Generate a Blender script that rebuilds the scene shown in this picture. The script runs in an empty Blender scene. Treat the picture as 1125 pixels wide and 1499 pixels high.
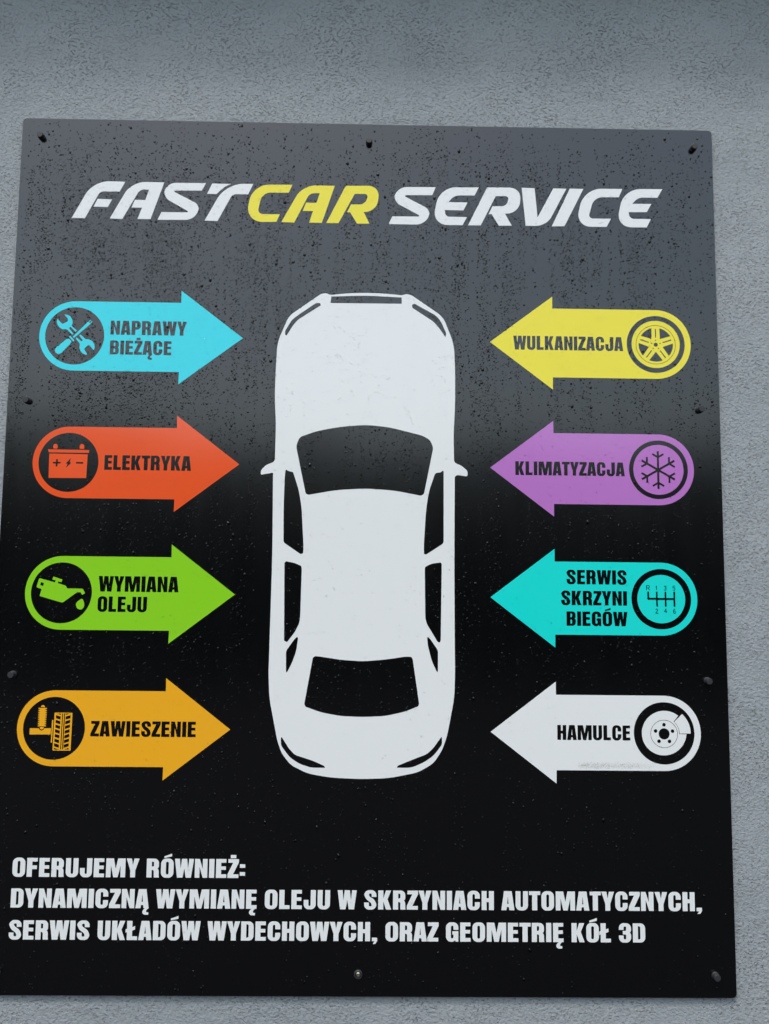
import bpy, math, random
import numpy as np
from mathutils import Vector, Matrix
from mathutils.geometry import tessellate_polygon

# ------------------------------------------------------------------ camera, sky, sun, exposure
scene = bpy.context.scene
BOARD_W, BOARD_H, BOARD_Z = 1.200, 1.4448, 0.90          # board size and height of its lower edge (m)

def P(x, y, out=0.0):
    """millimetres on the board (x right, y down from its top left corner) -> world point; out = mm in front of the face"""
    return Vector((x / 1000 - BOARD_W / 2, -out / 1000, BOARD_Z + BOARD_H - y / 1000))

cam_data = bpy.data.cameras.new("camera")
cam = bpy.data.objects.new("camera", cam_data)
scene.collection.objects.link(cam)
scene.camera = cam
cam_data.sensor_fit = 'VERTICAL'
cam_data.sensor_height = 36.0
cam_data.lens = 36.0 * 1127.64 / 1499.0
cam_data.clip_start, cam_data.clip_end = 0.05, 500
R3 = Matrix(((0.99984709, -0.01194977, -0.01276737), (0.01073993, 0.99579704, -0.09095554), (0.0138006, 0.09080451, 0.99577311)))
TO_WORLD = Matrix(((1, 0, 0), (0, 0, -1), (0, 1, 0)))
cam.matrix_world = Matrix.Translation(P(617.3, 795.06, 1276.4)) @ (TO_WORLD @ R3).to_4x4()

SUN_ELEV, SUN_AZ = math.radians(64), math.radians(200)    # azimuth clockwise from +y: in front of the wall, a little to the left
world = bpy.data.worlds.new("World")
scene.world = world
world.use_nodes = True
nt = world.node_tree
sky = nt.nodes.new('ShaderNodeTexSky')
sky.sky_type = 'NISHITA'
sky.sun_disc = False
sky.sun_elevation = SUN_ELEV
sky.sun_rotation = SUN_AZ
sky.air_density, sky.dust_density, sky.ozone_density = 1.5, 3.0, 1.5
hs = nt.nodes.new('ShaderNodeHueSaturation')
hs.inputs['Saturation'].default_value = 0.80
hs.inputs['Hue'].default_value = 0.49              # thick overcast: nearly colourless
nt.links.new(sky.outputs[0], hs.inputs['Color'])
bg = nt.nodes['Background']
bg.inputs['Strength'].default_value = 0.15
nt.links.new(hs.outputs[0], bg.inputs['Color'])

sun_data = bpy.data.lights.new("sun", 'SUN')
sun = bpy.data.objects.new("sun", sun_data)
scene.collection.objects.link(sun)
sun_data.energy, sun_data.angle, sun_data.color = 1.0, math.radians(7), (1.0, 0.99, 0.97)
sd = Vector((math.sin(SUN_AZ) * math.cos(SUN_ELEV), math.cos(SUN_AZ) * math.cos(SUN_ELEV), math.sin(SUN_ELEV)))
sun.rotation_euler = sd.to_track_quat('Z', 'Y').to_euler()

scene.view_settings.view_transform = 'Standard'
scene.view_settings.look = 'None'
scene.view_settings.exposure = 0.53
scene.view_settings.gamma = 1.0
scene.view_settings.use_curve_mapping = False
scene.render.engine = 'CYCLES'

# ------------------------------------------------------------------ artwork of the sign, in millimetres on the board
# a contour is a list of (x, y) or (x, y, t); t rounds that corner, starting t mm before it
HEADLINE = [
 ('F',[[(92.3,178.8),(126.2,111.9,27.4),(181,112.5),(172,130.4),(138.6,130.4,6.4),(114.7,178.8)],[(134.9,144),(159.5,144.7),(152.9,158.2),(128.6,158)]]),
 ('A',[[(157.2,178.6),(191.7,112.3,23.7),(247.8,112.5),(226.7,178.7),(204.6,178.7),(211.5,158.5),(193.5,158.4),(198.8,144.6),(216.6,144.7),(222.4,125.9),(206.5,125.8,7.3),(178.5,179.2)]]),
 ('S',[[(238.8,179.5),(244.9,165.9),(294.1,165.4,6.9),(247.7,139.2,12),(249.9,113.2,18.2),(319.4,112.4),(312.9,125.9),(260.9,126.8,8.2),(308.6,151.1,8.8),(308,178.5,21.9)]]),
 ('T',[[(330.3,113),(362.7,113.2),(353.1,117.7),(344.8,124.9),(338.4,131.7),(322.1,131.6)],[(319.3,179.7),(353.7,112.9,30.1),(400.9,112.5),(392.6,131.3),(365.7,131.4,6.4),(341.4,179.9)]]),
 ('C',[[(468.4,112.8),(462.5,127),(416.8,127.5,14.9),(409.1,166.4,10.2),(448,166.2),(442.4,179.7),(388.7,181.1,30.9),(400,113.6,28.7)]]),
 ('A',[[(451,179.8),(486.2,113.4,22.3),(541.7,113.3),(520.5,180.2),(498.8,180.1),(504.9,159.4),(487.2,159.3),(492.8,144.5),(510.6,144.7),(515.8,127.1),(498.6,127.5,7.4),(472.9,180.6)]]),
 ('R',[[(527.9,180.5),(560.7,113),(618.7,111.9,19.2),(615.7,157.5,20.2),(592.2,159.7),(602.3,180.1),(581.2,180.5),(569.1,160.6),(563.6,160.2),(570.2,146.4),(594.2,146,8.9),(599.9,127,6.4),(576.3,127.2),(549,180.2)]]),
 ('S',[[(635.4,180.4),(641.6,166.5),(692.7,166.1,8.1),(643.8,139.9,12.2),(647.3,113.5,19.3),(716.2,112.7),(710.3,127.1),(658.4,128,8.5),(706.1,152.8,9.1),(704.5,180.3,22.3)]]),
 ('E',[[(791,111.8),(783.6,126.4),(748.8,126.8,8.5),(738.4,139.1),(771.6,139.1),(764.5,153.5),(732.5,153.6),(733.2,165.4,7.1),(770.4,165.6),(763,180.1),(710.2,180.6,27.4),(723.1,112.6,28.4)]]),
 ('R',[[(772.5,180.2),(805.4,111.5),(864,110.9,19.3),(861.7,156.1,20.3),(836.4,158.3),(847.9,179.5),(825.8,179.9),(813.3,159.6),(808,159.7),(814.8,145.1),(839.2,144.9,8.5),(843.5,126.4,6.5),(820.3,126.9),(794.3,180)]]),
 ('V',[[(865.5,110.9),(887.9,111.4),(892.8,163.9),(920.5,111.2),(943.3,111.2),(908.5,178.9,18.2),(872.1,179.3)]]),
 ('I',[[(949.2,111.1),(972.9,111.1),(939.4,178.8),(917.3,179.6)]]),
 ('C',[[(1040.9,110),(1034.4,125.1),(991.2,125.7,14.6),(980.5,164.5,8.9),(1020.2,164.1),(1012.4,178.9),(958.4,179.5,27.6),(973.6,110.5,30.8)]]),
 ('E',[[(1110.7,109.1),(1101.7,124.8),(1068.3,125,8.1),(1057.5,136.5),(1090.9,136.2),(1082.7,151.1),(1051.3,151.7),(1052,163.6,8.1),(1089.5,163.6),(1082.1,178.6),(1028.7,179.4,27.6),(1043.1,110,29.2)]])]
CAR = {'body':[(537.9,307.9,2.6),(529.6,304.9,2.5),(521.3,306.4,2.5),(472.4,342.3,3.1),(466,350.2,3.1),(449.2,391.8,13.1),(447.6,435.6,13.1),(446.8,485.7,14),(449.9,532.1,14),(449.7,596.1,5),(434.3,602.5,3.5),(426.8,611.4,2.2),(426.6,618.6,2.2),(447.3,614.8,1.7),(447.1,620.3,1.7),(448.9,737,9.9),(449,770.1,9.9),(447.8,915.7,8.5),(447.5,943.9,8.5),(449.8,984.3,12.1),(464.3,1052.1,6.4),(471.9,1072,6.4),(487.1,1090.2,7.1),(513.9,1103.1,8.9),(551.6,1109.3,11.5),(601.7,1111.3,13.2),(645.6,1109.5,13.2),(692.6,1100,8.7),(717.6,1085.4,7.7),(731.7,1063.8,7.3),(739.5,1040.6,7.3),(750.7,981.7,12.2),(751.9,941.1,12.2),(751.2,894,14.1),(750.2,766.7,38.2),(750.5,614.2,6.5),(772,617.2,2.9),(772,607.7,2.9),(761.5,598.9,3.9),(749.4,593.8,3.9),(748.3,548,13.7),(750.8,494.8,16),(750.7,437.8,14.2),(748.6,390.6,13.4),(732.2,349.1,3.9),(723.9,339.1,3.9),(675.6,306,2.6),(667.3,304.1,2.5),(659.3,306.6,2.5),(630.7,304,8.6),(597.5,303.2,9.9),(564.4,304.7,8)],
 'grille':[(539,310.6),(597.6,307.9,16.2),(659,310.4),(659.1,321.3),(597.8,321.6),(537.8,321.9)],
 'headlight':[[(461.6,372,1.8),(472.7,352.5,5),(485.6,342.1,5),(513.3,322.3,2),(520,322.2,1.3),(521.7,326.2,1.3),(515.2,330.4,2.3),(482.6,352.3,3.9),(474.5,362.6,3.9),(464.1,380.4,1),(461.7,378.1,1)],[(676.7,322.7,1.5),(681.3,321,1.5),(717.3,340.9,3.8),(725.6,350.3,3.8),(735.3,371.2,2.4),(734.3,379,2.4),(724,363.9,4.6),(714,352.1,4.6),(677.4,328.2,1.7)]],
 'windscreen':[[(484.5,569.6,4.9),(490,554.1,4.9),(519.1,543.4,9.3),(558.1,535.6,11.9),(600.5,531.8,11.8),(639.7,535.2,11.8),(695.4,548.7,4.5),(708.5,555.8,4.3),(714.4,568.9,4.3),(699.2,647.2,1.7),(694.4,650.5,1.7),(650.5,642.3,13.4),(601.9,639.3,14.6),(553.3,642.5,14.3),(506.6,651.2,1.5),(502,649,1.5)]],
 'side_window':[[(467.8,608.9,1.9),(473.4,612.1,1.9),(480.3,613.3,2.1),(490.3,642.6,8.9),(495.7,671.8,8.9),(500.2,736.4,3.7),(499.9,748.6,1.3),(495.7,749.9,1.3),(468.7,731.9,1.1),(467,728.7,1.1),(466,672.2,14.7),(466.6,623.3,4.3)],[(730.9,607.5,0.8),(726.7,610.9,1.6),(717.9,612,2.7),(707.3,643.2,9.9),(702.7,675.8,9.9),(699.5,734.1,4.1),(699.9,747.6,1.2),(703.7,748.2,1.2),(730.4,730.6,1.1),(732.3,727.3,1.1),(731.9,610.1,0.8)],[(469.4,765,1.1),(471.9,762.1,1.1),(486.4,764.8,3.5),(497.1,769.5,1.5),(498.1,774.3,1.5),(497.2,852.3,3.3),(495.8,863.3,3.3),(488.8,877.6,4.8),(476.5,894.1,1.6),(471.6,891.9,1.6)],[(727.3,761.2,1),(712.8,763.3,3.8),(701.6,768.9,1.9),(701.3,775.3,1.9),(702.7,853.3,3),(705.4,862.8,3),(723.1,891.1,1.2),(726.9,892.3,1.2),(728.2,887.9,1.4),(729.3,763.8,1)],[(493.1,885.1,0.8),(494.4,887.6,0.8),(491.7,909,6),(485.1,927.9,6),(476,945.8,6),(475.2,910.7,1.5),(476.7,906,1.5),(489,888.6,1.6)],[(707.1,883,0.7),(711.9,888,2.1),(723.1,904.3,1.2),(723.8,908.4,1.2),(723.9,943.5,7),(713.7,922.6,7),(707.1,897.5,3.8),(705.8,884.9,0.7)]],
 'rear_window':[[(519.2,918.8,1.3),(522.9,916.3,1.3),(530.9,916.8,2.4),(564.3,921.8,10.1),(600.8,924,11),(637.3,920.8,10.6),(672.2,915.5,2.4),(680.2,916,1.3),(682.4,919.8,1.3),(693.4,991.5,1.2),(691.9,995.2,1.2),(669.8,1004.1,7.1),(638.3,1011.2,9.7),(602,1013,10.9),(565.7,1011.8,9.6),(534.1,1006.2,8.1),(508.7,997.4,1.4),(506.7,993.1,1.4)]],
 'tail_light':[[(471,1045.3,1.2),(469.9,1049,1.2),(470.7,1059.7,3.2),(485.2,1078,5.6),(501.1,1088,5.6),(520,1093.9,5.9),(542.6,1093.8,1.2),(540.3,1090.7,1.2),(522.9,1083.2,5.7),(493,1073.9,4.1),(483.4,1064.2,4.1)],[(730.1,1043.2,1.1),(731,1046.9,1.1),(730.7,1056.1,2.8),(717.6,1073.1,5.7),(701.9,1084,5.7),(681.5,1092.7,6.7),(658,1092.9,1),(659.5,1089.8,1),(676.7,1082.6,5.6),(706.5,1071.1,4.5),(717.5,1060.8,4.5)]]}
ICON = {1:[('wrench',[[(88,349,1.2),(92.8,349.5,1.2),(98.1,352.3,1.5),(101.9,358,1.6),(102.5,364.4,1.1),(100.9,368.4,1.1),(110.3,376.9,0.8),(108.3,379.2,0.8),(99.4,370.2,0.7),(97.2,372.1,0.3),(97.2,373.4,0.3),(104.8,382.5,0.6),(103.1,384.2,0.6),(93.5,374.8,1.9),(85.9,374.9,1.6),(80.6,371.6,1.6),(76.7,365.8,1.2),(75.8,361.1,1.1),(77,356.8,1.1),(85.4,366.2,2.6),(94.4,360.8,1.2),(94.1,356,1.2)]]),('wrench',[[(116.9,383.6,0.7),(126,391.9,1.4),(131.6,391.5,1.4),(136.8,394.4,1.5),(140.6,399.6,1.6),(141.6,405.9,1.1),(140.6,410.1,0.4),(139,409.3,0.4),(133.1,401.8,0.7),(130.2,401.8,0.7),(124,408,0.8),(125.1,410.8,0.8),(129.7,417.4,0.6),(127.7,418.5,0.6),(122.5,416.6,1.4),(117.7,411.5,1.6),(115.9,405.2,1.5),(116.6,399.4,1.5),(109.1,390.6,0.6),(110.5,388.7,0.6),(119,395.5,0.7),(121.2,393.6,0.7),(114.7,385.2,0.7)]]),('screwdriver',[[(104,387.5,0.5),(128,361.8,0.2),(128.6,360.8,0.2),(132.9,364.4,0.4),(131.4,366.2,0.4),(106.2,389.8,0.5)],[(129,360.6),(132.9,357.7),(133.4,358.6),(129.9,361.4)],[(132.2,363.6),(134.7,359.9),(135.8,360.5),(133.3,364.3)],[(97.7,387.6,0.9),(99.1,385.7,0.9),(107.2,393.8,1.1),(105.7,396.1,1.1)],[(96.3,389.7,3.4),(103.2,396.5,3.4),(86.8,415.1,2.1),(81.8,418.3,2),(76.6,415.8,1.8),(74.6,411.1,1.4),(76.2,407.4,1.4)]])],
 2:[('battery_lid',[[(71.9,580.3),(140.4,580.7),(140.1,585.6),(73.7,585.4)]]),('battery_case',[[(74.6,587.5),(138.2,587.9),(137.5,627.9),(75.3,628.2)]]),('battery_terminal',[[(80.6,579,1.7),(80.6,573.3,0.8),(82,571,0.8),(85.5,570.9,1),(87.7,573.2,1),(87.9,578.9,1.7)]]),('battery_terminal',[[(124.2,578.9,1.7),(124.4,573.1,0.9),(126.3,570.6,0.9),(129.9,570.7,1),(132,573.2,1),(132,579.1,1.8)]]),('-plus_sign',[[(86.3,596.8),(89.3,596.8),(89.3,601.3),(94.1,601.5),(94.2,603.8),(89.2,604.1),(88.9,609),(86.1,609),(86.4,604.1),(81.4,604),(81.3,601.5),(86.3,601.4)]]),('-lightning_sign',[[(110.8,594.4),(109.2,601.6),(111.5,602.6),(102.6,611.4),(105.8,604.2),(102.7,603.7)]]),('-minus_sign',[[(119.7,601),(131.6,601),(131.4,603.9),(119.6,603.7)]])],
 3:[('oil_can',[[(68.5,794.1,1.9),(94.1,800.8,0.3),(95.6,798.8,0.2),(95.4,797.3,0.2),(90.1,796.4,0.6),(91.5,791.4,0.6),(106.3,796,0.5),(105.2,800.4,0.5),(99.8,799.3,0.3),(99.1,802,0.3),(111.7,805.9,0.2),(113.1,807.3,0.2),(114.9,810.5,0.4),(139.2,810.7,0.3),(141,811.9,0.3),(144.3,818.1,0.6),(139.7,820.8,0.6),(137.3,816.7,0.6),(131.5,816.3,0.7),(109.1,833.3,0.3),(106.6,833.5,0.3),(70.5,823.3,1.4),(73.4,811.9,1.1),(64.6,809.1,1.1)]]),('-can_handle_hole',[[(71.8,800.6),(76.5,802),(75.6,807),(70.6,805.5)]]),('oil_drop',[[(140.2,826.1,2.9),(143.7,833.5,2.1),(144,839.4,2),(140.7,844.1,1.4),(136.8,844.9,1.4),(132.3,842.9,1.7),(130.2,837.5,1.8),(131.3,832.6,1.8)]])],
 4:[('shock_absorber',[[(77.9,1003),(77.9,1004.3),(81.3,1005.3),(77.9,1006.5),(78,1007.8),(81.3,1008.8),(77.9,1010.1),(78,1011.3),(81.4,1012.3),(78,1013.6),(78,1014.8),(81.4,1015.8),(78,1017.1),(78.1,1018.3),(81.4,1019.4),(78,1020.6),(78.1,1021.8),(81.5,1022.9),(78.1,1024.1),(78.1,1025.3),(81.5,1026.4),(78.1,1027.6),(78.2,1028.8),(81.5,1029.9),(78.1,1031.1),(78.2,1032.3),(91.5,1032.2),(91.4,1031),(88.3,1029.8),(91.5,1028.7),(91.5,1027.5),(88.3,1026.3),(91.6,1025.2),(91.5,1024),(88.3,1022.8),(91.6,1021.7),(91.5,1020.5),(88.4,1019.3),(91.6,1018.2),(91.6,1017),(88.4,1015.8),(91.7,1014.7),(91.6,1013.4),(88.5,1012.3),(91.7,1011.2),(91.7,1009.9),(88.5,1008.8),(91.8,1007.7),(91.7,1006.4),(88.5,1005.2),(91.8,1004.2),(91.7,1002.9)],[(81.9,1001.6,0.7),(82.6,999.5,0.7),(85,998.3,0.8),(87.5,999.5,0.8),(88.5,1001.8,0.8)],[(81.4,1033.2,0.9),(88.2,1033.1,0.9),(87.5,1036,0.9),(85,1037.5,0.9),(82.3,1036,0.9)]]),('axle',[[(65.7,1035.3),(80.2,1035.2),(81.8,1037.8),(84.9,1038.9),(87.6,1037.7),(89.1,1035.1),(99.6,1035),(99.5,1044.8),(65.7,1045.1)]]),('brake_plate',[[(100.8,1022.1),(102.9,1022.1),(102.3,1057.7),(100.3,1057.7)]]),('tyre',[[(104.8,1010.2),(132.4,1010.3),(133,1010.9),(132.7,1069.4),(132,1070.1),(104.4,1070.1),(103.7,1069.2),(104.2,1011.2)]]),('-tyre_groove',[[(116.6,1011.4),(117.9,1011.4),(117.4,1068.1),(116,1068.1)],[(119.6,1011.3),(121.2,1011.3),(120.6,1068.1),(119.1,1068.1)],[(108.1,1011.7),(114.8,1011.7),(114.8,1013.7)],[(122.2,1011.6),(128.9,1011.5),(122.3,1013.6)],[(106.9,1014.3),(114.4,1016.4),(114.3,1021.2),(106.9,1018.9)],[(122.5,1016.3),(130.1,1014.1),(130,1018.8),(122.4,1021.1)],[(106.8,1021.7),(114.2,1023.8),(114.2,1028.6),(106.7,1026.3)],[(122.3,1023.7),(129.9,1021.5),(129.8,1026.2),(122.2,1028.5)],[(106.7,1029.1),(114.1,1031.2),(114,1036),(106.6,1033.7)],[(122.2,1031.1),(129.8,1028.9),(129.7,1033.5),(122.1,1035.9)],[(106.5,1036.5),(113.9,1038.6),(113.9,1043.4),(106.4,1041.1)],[(122,1038.5),(129.6,1036.3),(129.5,1040.9),(121.9,1043.3)],[(106.4,1043.9),(113.8,1045.9),(113.7,1050.7),(106.3,1048.5)],[(121.9,1045.9),(129.4,1043.7),(129.4,1048.3),(121.8,1050.7)],[(106.2,1051.3),(113.6,1053.3),(113.6,1058.1),(106.2,1055.9)],[(121.7,1053.3),(129.3,1051.1),(129.2,1055.7),(121.6,1058)],[(106.1,1058.6),(113.5,1060.7),(113.4,1065.5),(106,1063.2)],[(121.6,1060.6),(129.1,1058.5),(129.1,1063),(121.5,1065.4)],[(105.7,1066),(112.8,1068),(114.3,1068.1),(106.1,1068.2)],[(122.5,1068),(129.3,1065.8),(129.8,1067.8),(122.2,1068.1)]])],
 7:[('-gear_line',[[(1070.3,805.5),(1072.8,805.4),(1073.1,815.6),(1084.5,815.6),(1084.6,805.5),(1087.2,805.5),(1087.1,815.8),(1098.8,815.8),(1098.9,805.4),(1101.7,805.3),(1101.7,815.8),(1113.5,815.8),(1113.5,805.2),(1116.3,805.2),(1116.3,829.8),(1113.4,829.8),(1113.4,818.8),(1101.7,818.8),(1101.7,829.7),(1098.9,829.7),(1098.9,818.9),(1087.1,818.9),(1087.5,829.9),(1084.9,829.9),(1084.4,818.8),(1070.7,818.7),(1070,817.5)]])],
 8:[('brake_disc',[[(1129.5,1036.2),(1129.1,1039.4),(1128.4,1042.5),(1127.4,1045.6),(1126.2,1048.5),(1124.7,1051.4),(1123,1054.1),(1121,1056.6),(1118.8,1059),(1116.4,1061.2),(1113.8,1063.2),(1111.1,1065),(1108.2,1066.5),(1105.2,1067.7),(1102.1,1068.8),(1098.9,1069.5),(1095.7,1069.9),(1092.5,1070.1),(1089.2,1070),(1086,1069.7),(1082.9,1069),(1079.8,1068.1),(1076.8,1066.9),(1074,1065.4),(1071.3,1063.8),(1068.8,1061.8),(1066.5,1059.7),(1064.4,1057.4),(1062.5,1054.9),(1060.8,1052.2),(1059.4,1049.4),(1058.3,1046.5),(1057.5,1043.4),(1056.9,1040.3),(1056.6,1037.2),(1056.6,1034),(1056.9,1030.9),(1057.5,1027.8),(1058.3,1024.7),(1059.5,1021.7),(1060.9,1018.8),(1062.5,1016),(1064.4,1013.4),(1066.6,1010.9),(1068.9,1008.7),(1071.4,1006.6),(1074.1,1004.8),(1077,1003.2),(1080,1001.8),(1083.1,1000.7),(1086.2,999.9),(1089.5,999.3),(1092.7,999.1),(1096,999.1),(1099.2,999.4),(1102.4,1000),(1105.5,1000.8),(1108.5,1001.9),(1111.4,1003.3),(1114.1,1004.9),(1116.7,1006.8),(1108.9,1016.4),(1109.5,1016.8),(1111.1,1018.3),(1112.5,1019.9),(1113.8,1021.7),(1114.9,1023.5),(1115.8,1025.5),(1116.5,1027.5),(1117.1,1029.6),(1117.4,1031.7),(1117.5,1033.9),(1117.5,1036)]]),('brake_caliper',[[(1123.1,1004),(1125.2,1006.1),(1127.1,1008.2),(1128.9,1010.5),(1130.5,1012.9),(1132,1015.5),(1133.2,1018.1),(1134.3,1020.8),(1135.1,1023.6),(1135.8,1026.4),(1136.2,1029.3),(1136.5,1032.2),(1136.5,1035.1),(1118.4,1035.2),(1118.4,1035.2),(1118.4,1033.1),(1118.1,1031),(1117.7,1029),(1117.1,1027),(1116.3,1025),(1115.4,1023.2),(1114.2,1021.4),(1113,1019.7),(1111.5,1018.2),(1110,1016.7)]])]}
GEAR_DIGITS = [('R',1068.9,1074.4,795.7,803),('1',1084.1,1087.3,796.3,802.5),('3',1098.1,1102.2,796,803.1),('5',1112.6,1116.8,796,803),('2',1083.3,1087.7,833.8,841),('4',1097.9,1102.3,833.6,840.3),('6',1112.8,1116.6,833.8,840.9)]
TEXT = [(1,('NAPRAWY',166.8,295,358.5,382.8)),(1,('BIEŻĄCE',167.1,270.6,392.9,417)),(2,('ELEKTRYKA',166.5,310.4,588.8,613.4)),(3,('WYMIANA',165.8,296.7,789.6,814.9)),(3,('OLEJU',165.6,245.9,822.9,847.8)),(4,('ZAWIESZENIE',163.1,332.4,1022.9,1047.3)),(5,('WULKANIZACJA',849.7,1037.3,374.2,398.3)),(6,('KLIMATYZACJA',852.2,1036.3,590.2,613.4)),(7,('SERWIS',936.3,1036.1,771,794.6)),(7,('SKRZYNI',927.1,1036.2,805.4,829.1)),(7,('BIEGÓW',935.6,1036.5,839.4,862.9)),(8,('HAMULCE',918.6,1037.6,1023.1,1046.8)),(0,('OFERUJEMY RÓWNIEŻ:',49.7,417.9,1237,1265.8)),(0,('DYNAMICZNĄ WYMIANĘ OLEJU W SKRZYNIACH AUTOMATYCZNYCH,',49.6,1147.7,1283.7,1312.7)),(0,('SERWIS UKŁADÓW WYDECHOWYCH, ORAZ GEOMETRIĘ KÓŁ 3D',49.2,1055.9,1332,1360.9))]
# condensed capitals: (advance width, contours), cap height 100, y up
GLYPH = {
 'O': (64, [[(0,-1,27),(0,101,27),(64,101,27),(64,-1,27)], [(25,16,7),(25,84,7),(39,84,7),(39,16,7)]]),
 'D': (63, [[(0,0),(0,100),(63,100,25),(63,0,25)], [(26,15),(26,85),(38,85,7),(38,15,7)]]),
 'E': (53, [[(0,0),(0,100),(52,100),(52,81),(26,81),(26,61),(50,61),(50,43),(26,43),(26,19),(53,19),(53,0)]]),
 'F': (53, [[(0,0),(0,100),(53,100),(53,81),(26,81),(26,60),(50,60),(50,41),(26,41),(26,0)]]),
 'R': (64, [[(0,0),(0,100),(62,100,24),(62,50,12),(54,47),(62,43,11),(62,9,6),(64,0),(38,0),(37,9,4),(37,40,8),(26,40),(26,0)], [(26,58),(26,84),(37,84,6),(37,58,6)]]),
 'P': (61, [[(0,0),(0,100),(61,100,24),(61,38,24),(26,38),(26,0)], [(26,56),(26,84),(36,84,6),(36,56,6)]]),
 'B': (62, [[(0,0),(0,100),(61,100,23),(61,53,12),(54,51),(62,48,12),(62,0,23)], [(26,60),(26,85),(37,85,6),(37,60,6)], [(26,15),(26,43),(37,43,6),(37,15,6)]]),
 'U': (63, [[(0,100),(0,-1,27),(63,-1,27),(63,100),(38,100),(38,16,7),(25,16,7),(25,100)]]),
 'J': (61, [[(0,48),(0,-1,26),(61,-1,26),(61,100),(35,100),(35,16,6),(24,16,6),(24,48)]]),
 'M': (98, [[(0,0),(0,100),(38,100),(49,45),(60,100),(98,100),(98,0),(74,0),(74,64),(60,0),(38,0),(24,64),(24,0)]]),
 'Y': (65, [[(0,100),(26,100),(32.5,64),(39,100),(65,100),(45,36),(45,0),(20,0),(20,36)]]),
 'N': (64, [[(0,0),(0,100),(24,100),(40,46),(40,100),(64,100),(64,0),(41,0),(24,58),(24,0)]]),
 'A': (67, [[(0,0),(14,100),(53,100),(67,0),(41,0),(39,17),(28,17),(26,0)], [(30,33),(33.5,74),(37,33)]]),
 'I': (26, [[(0,0),(0,100),(26,100),(26,0)]]),
 'C': (63, [[(0,-1,27),(0,101,27),(63,101,27),(63,60),(38,60),(38,84,7),(25,84,7),(25,16,7),(38,16,7),(38,41),(63,41),(63,-1,27)]]),
 'G': (63, [[(0,-1,27),(0,101,27),(63,101,27),(63,62),(38,62),(38,84,7),(25,84,7),(25,16,7),(38,16,7),(38,37),(32,37),(32,54),(63,54),(63,0),(49,0),(47,8),(38,-1,8)]]),
 'Z': (57, [[(0,0),(0,19),(28,81),(3,81),(3,100),(57,100),(57,82),(28,19),(56,19),(56,0)]]),
 'W': (97, [[(0,100),(25,100),(30,47),(36,100),(62,100),(68,47),(73,100),(97,100),(84,0),(57,0),(49,50),(41,0),(13,0)]]),
 'S': (62, [[(0,36),(24,36),(24,16,6),(38,16,6),(38,32,10),(0,62,22),(0,101,26),(62,101,26),(62,66),(38,66),(38,84,6),(24,84,6),(24,70,8),(62,44,22),(62,-1,26),(0,-1,26)]]),
 'K': (66, [[(0,0),(0,100),(26,100),(26,58),(39,100),(65,100),(47,54),(66,0),(40,0),(26,42),(26,0)]]),
 'H': (62, [[(0,0),(0,100),(25,100),(25,62),(37,62),(37,100),(62,100),(62,0),(37,0),(37,42),(25,42),(25,0)]]),
 'T': (57, [[(0,100),(57,100),(57,81),(41.5,81),(41.5,0),(15.5,0),(15.5,81),(0,81)]]),
 'L': (52, [[(0,0),(0,100),(26,100),(26,19),(52,19),(52,0)]]),
 '\u0141': (52, [[(0,0),(0,41),(-7,38),(-7,56),(0,59),(0,100),(26,100),(26,67),(40,73),(40,55),(26,49),(26,19),(52,19),(52,0)]]),
 '3': (62, [[(0,66),(24,66),(24,84,6),(37,84,6),(37,60,6),(20,60),(20,42),(37,42,6),(37,16,6),(24,16,6),(24,36),(0,36),(0,-1,26),(62,-1,26),(62,49,12),(54,51),(62,54,12),(62,101,26),(0,101,26)]]),
 ':': (27, [[(0,12),(0,31),(27,31),(27,12)], [(0,54),(0,73),(27,73),(27,54)]]),
 ',': (27, [[(0,0),(0,18),(27,18),(27,2),(18,-14),(5,-14),(13,0)]]),
}
OGONEK = [(50,0),(36,-12,9),(34,-34,17),(66,-34),(66,-22),(54,-21,5),(54,-11,5),(66,0)]
GLYPH['\u00d3'] = (64, GLYPH['O'][1] + [[(16,104),(16,113),(54,127),(54,113)]])
GLYPH['\u017b'] = (57, GLYPH['Z'][1] + [[(15,105),(15,122),(43,122),(43,105)]])
GLYPH['\u0104'] = (67, [[(0,0),(14,100),(53,100),(67,0),(54,-11,5),(54,-21,5),(66,-22),(66,-34),(34,-34,17),(36,-12,9),(48,0),(41,0),(39,17),(28,17),(26,0)], GLYPH['A'][1][1]])
GLYPH['\u0118'] = (53, [[(0,0),(0,100),(52,100),(52,81),(26,81),(26,61),(50,61),(50,43),(26,43),(26,19),(53,19),(53,0),(45,0),(35,-11,5),(35,-21,5),(46,-22),(46,-34),(14,-34,17),(16,-12,9),(29,0)]])
SIDE = {c: 1.2 for c in 'YAWTVZ\u0104\u017b'}             # side bearings; straight stems and bowls 4.6
STROKES = {  # small thin gear numbers: line segments in a 1 x 1 box, y down
 'R': [(0,0,0,1),(0,0,.8,0),(.85,.05,.85,.45),(0,.5,.8,.5),(.35,.5,.95,1)], '1': [(.5,0,.5,1),(.15,.25,.5,.03)],
 '3': [(.05,.1,.8,.0),(.85,.05,.8,.42),(.35,.47,.75,.47),(.85,.5,.85,.9),(.05,.92,.8,1)],
 '5': [(.2,0,.9,0),(.18,0,.1,.5),(.1,.45,.75,.4),(.88,.45,.85,.9),(.05,.92,.8,1)],
 '2': [(.05,.15,.5,.0),(.5,.0,.85,.2),(.85,.25,.05,.97),(.05,1,.95,1)], '4': [(.65,0,.05,.7),(.05,.7,1,.7),(.68,.02,.68,1)],
 '6': [(.8,.08,.4,.0),(.35,.02,.1,.4),(.08,.35,.1,.85),(.15,.95,.7,1),(.88,.9,.85,.5),(.15,.48,.8,.42)]}

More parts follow.
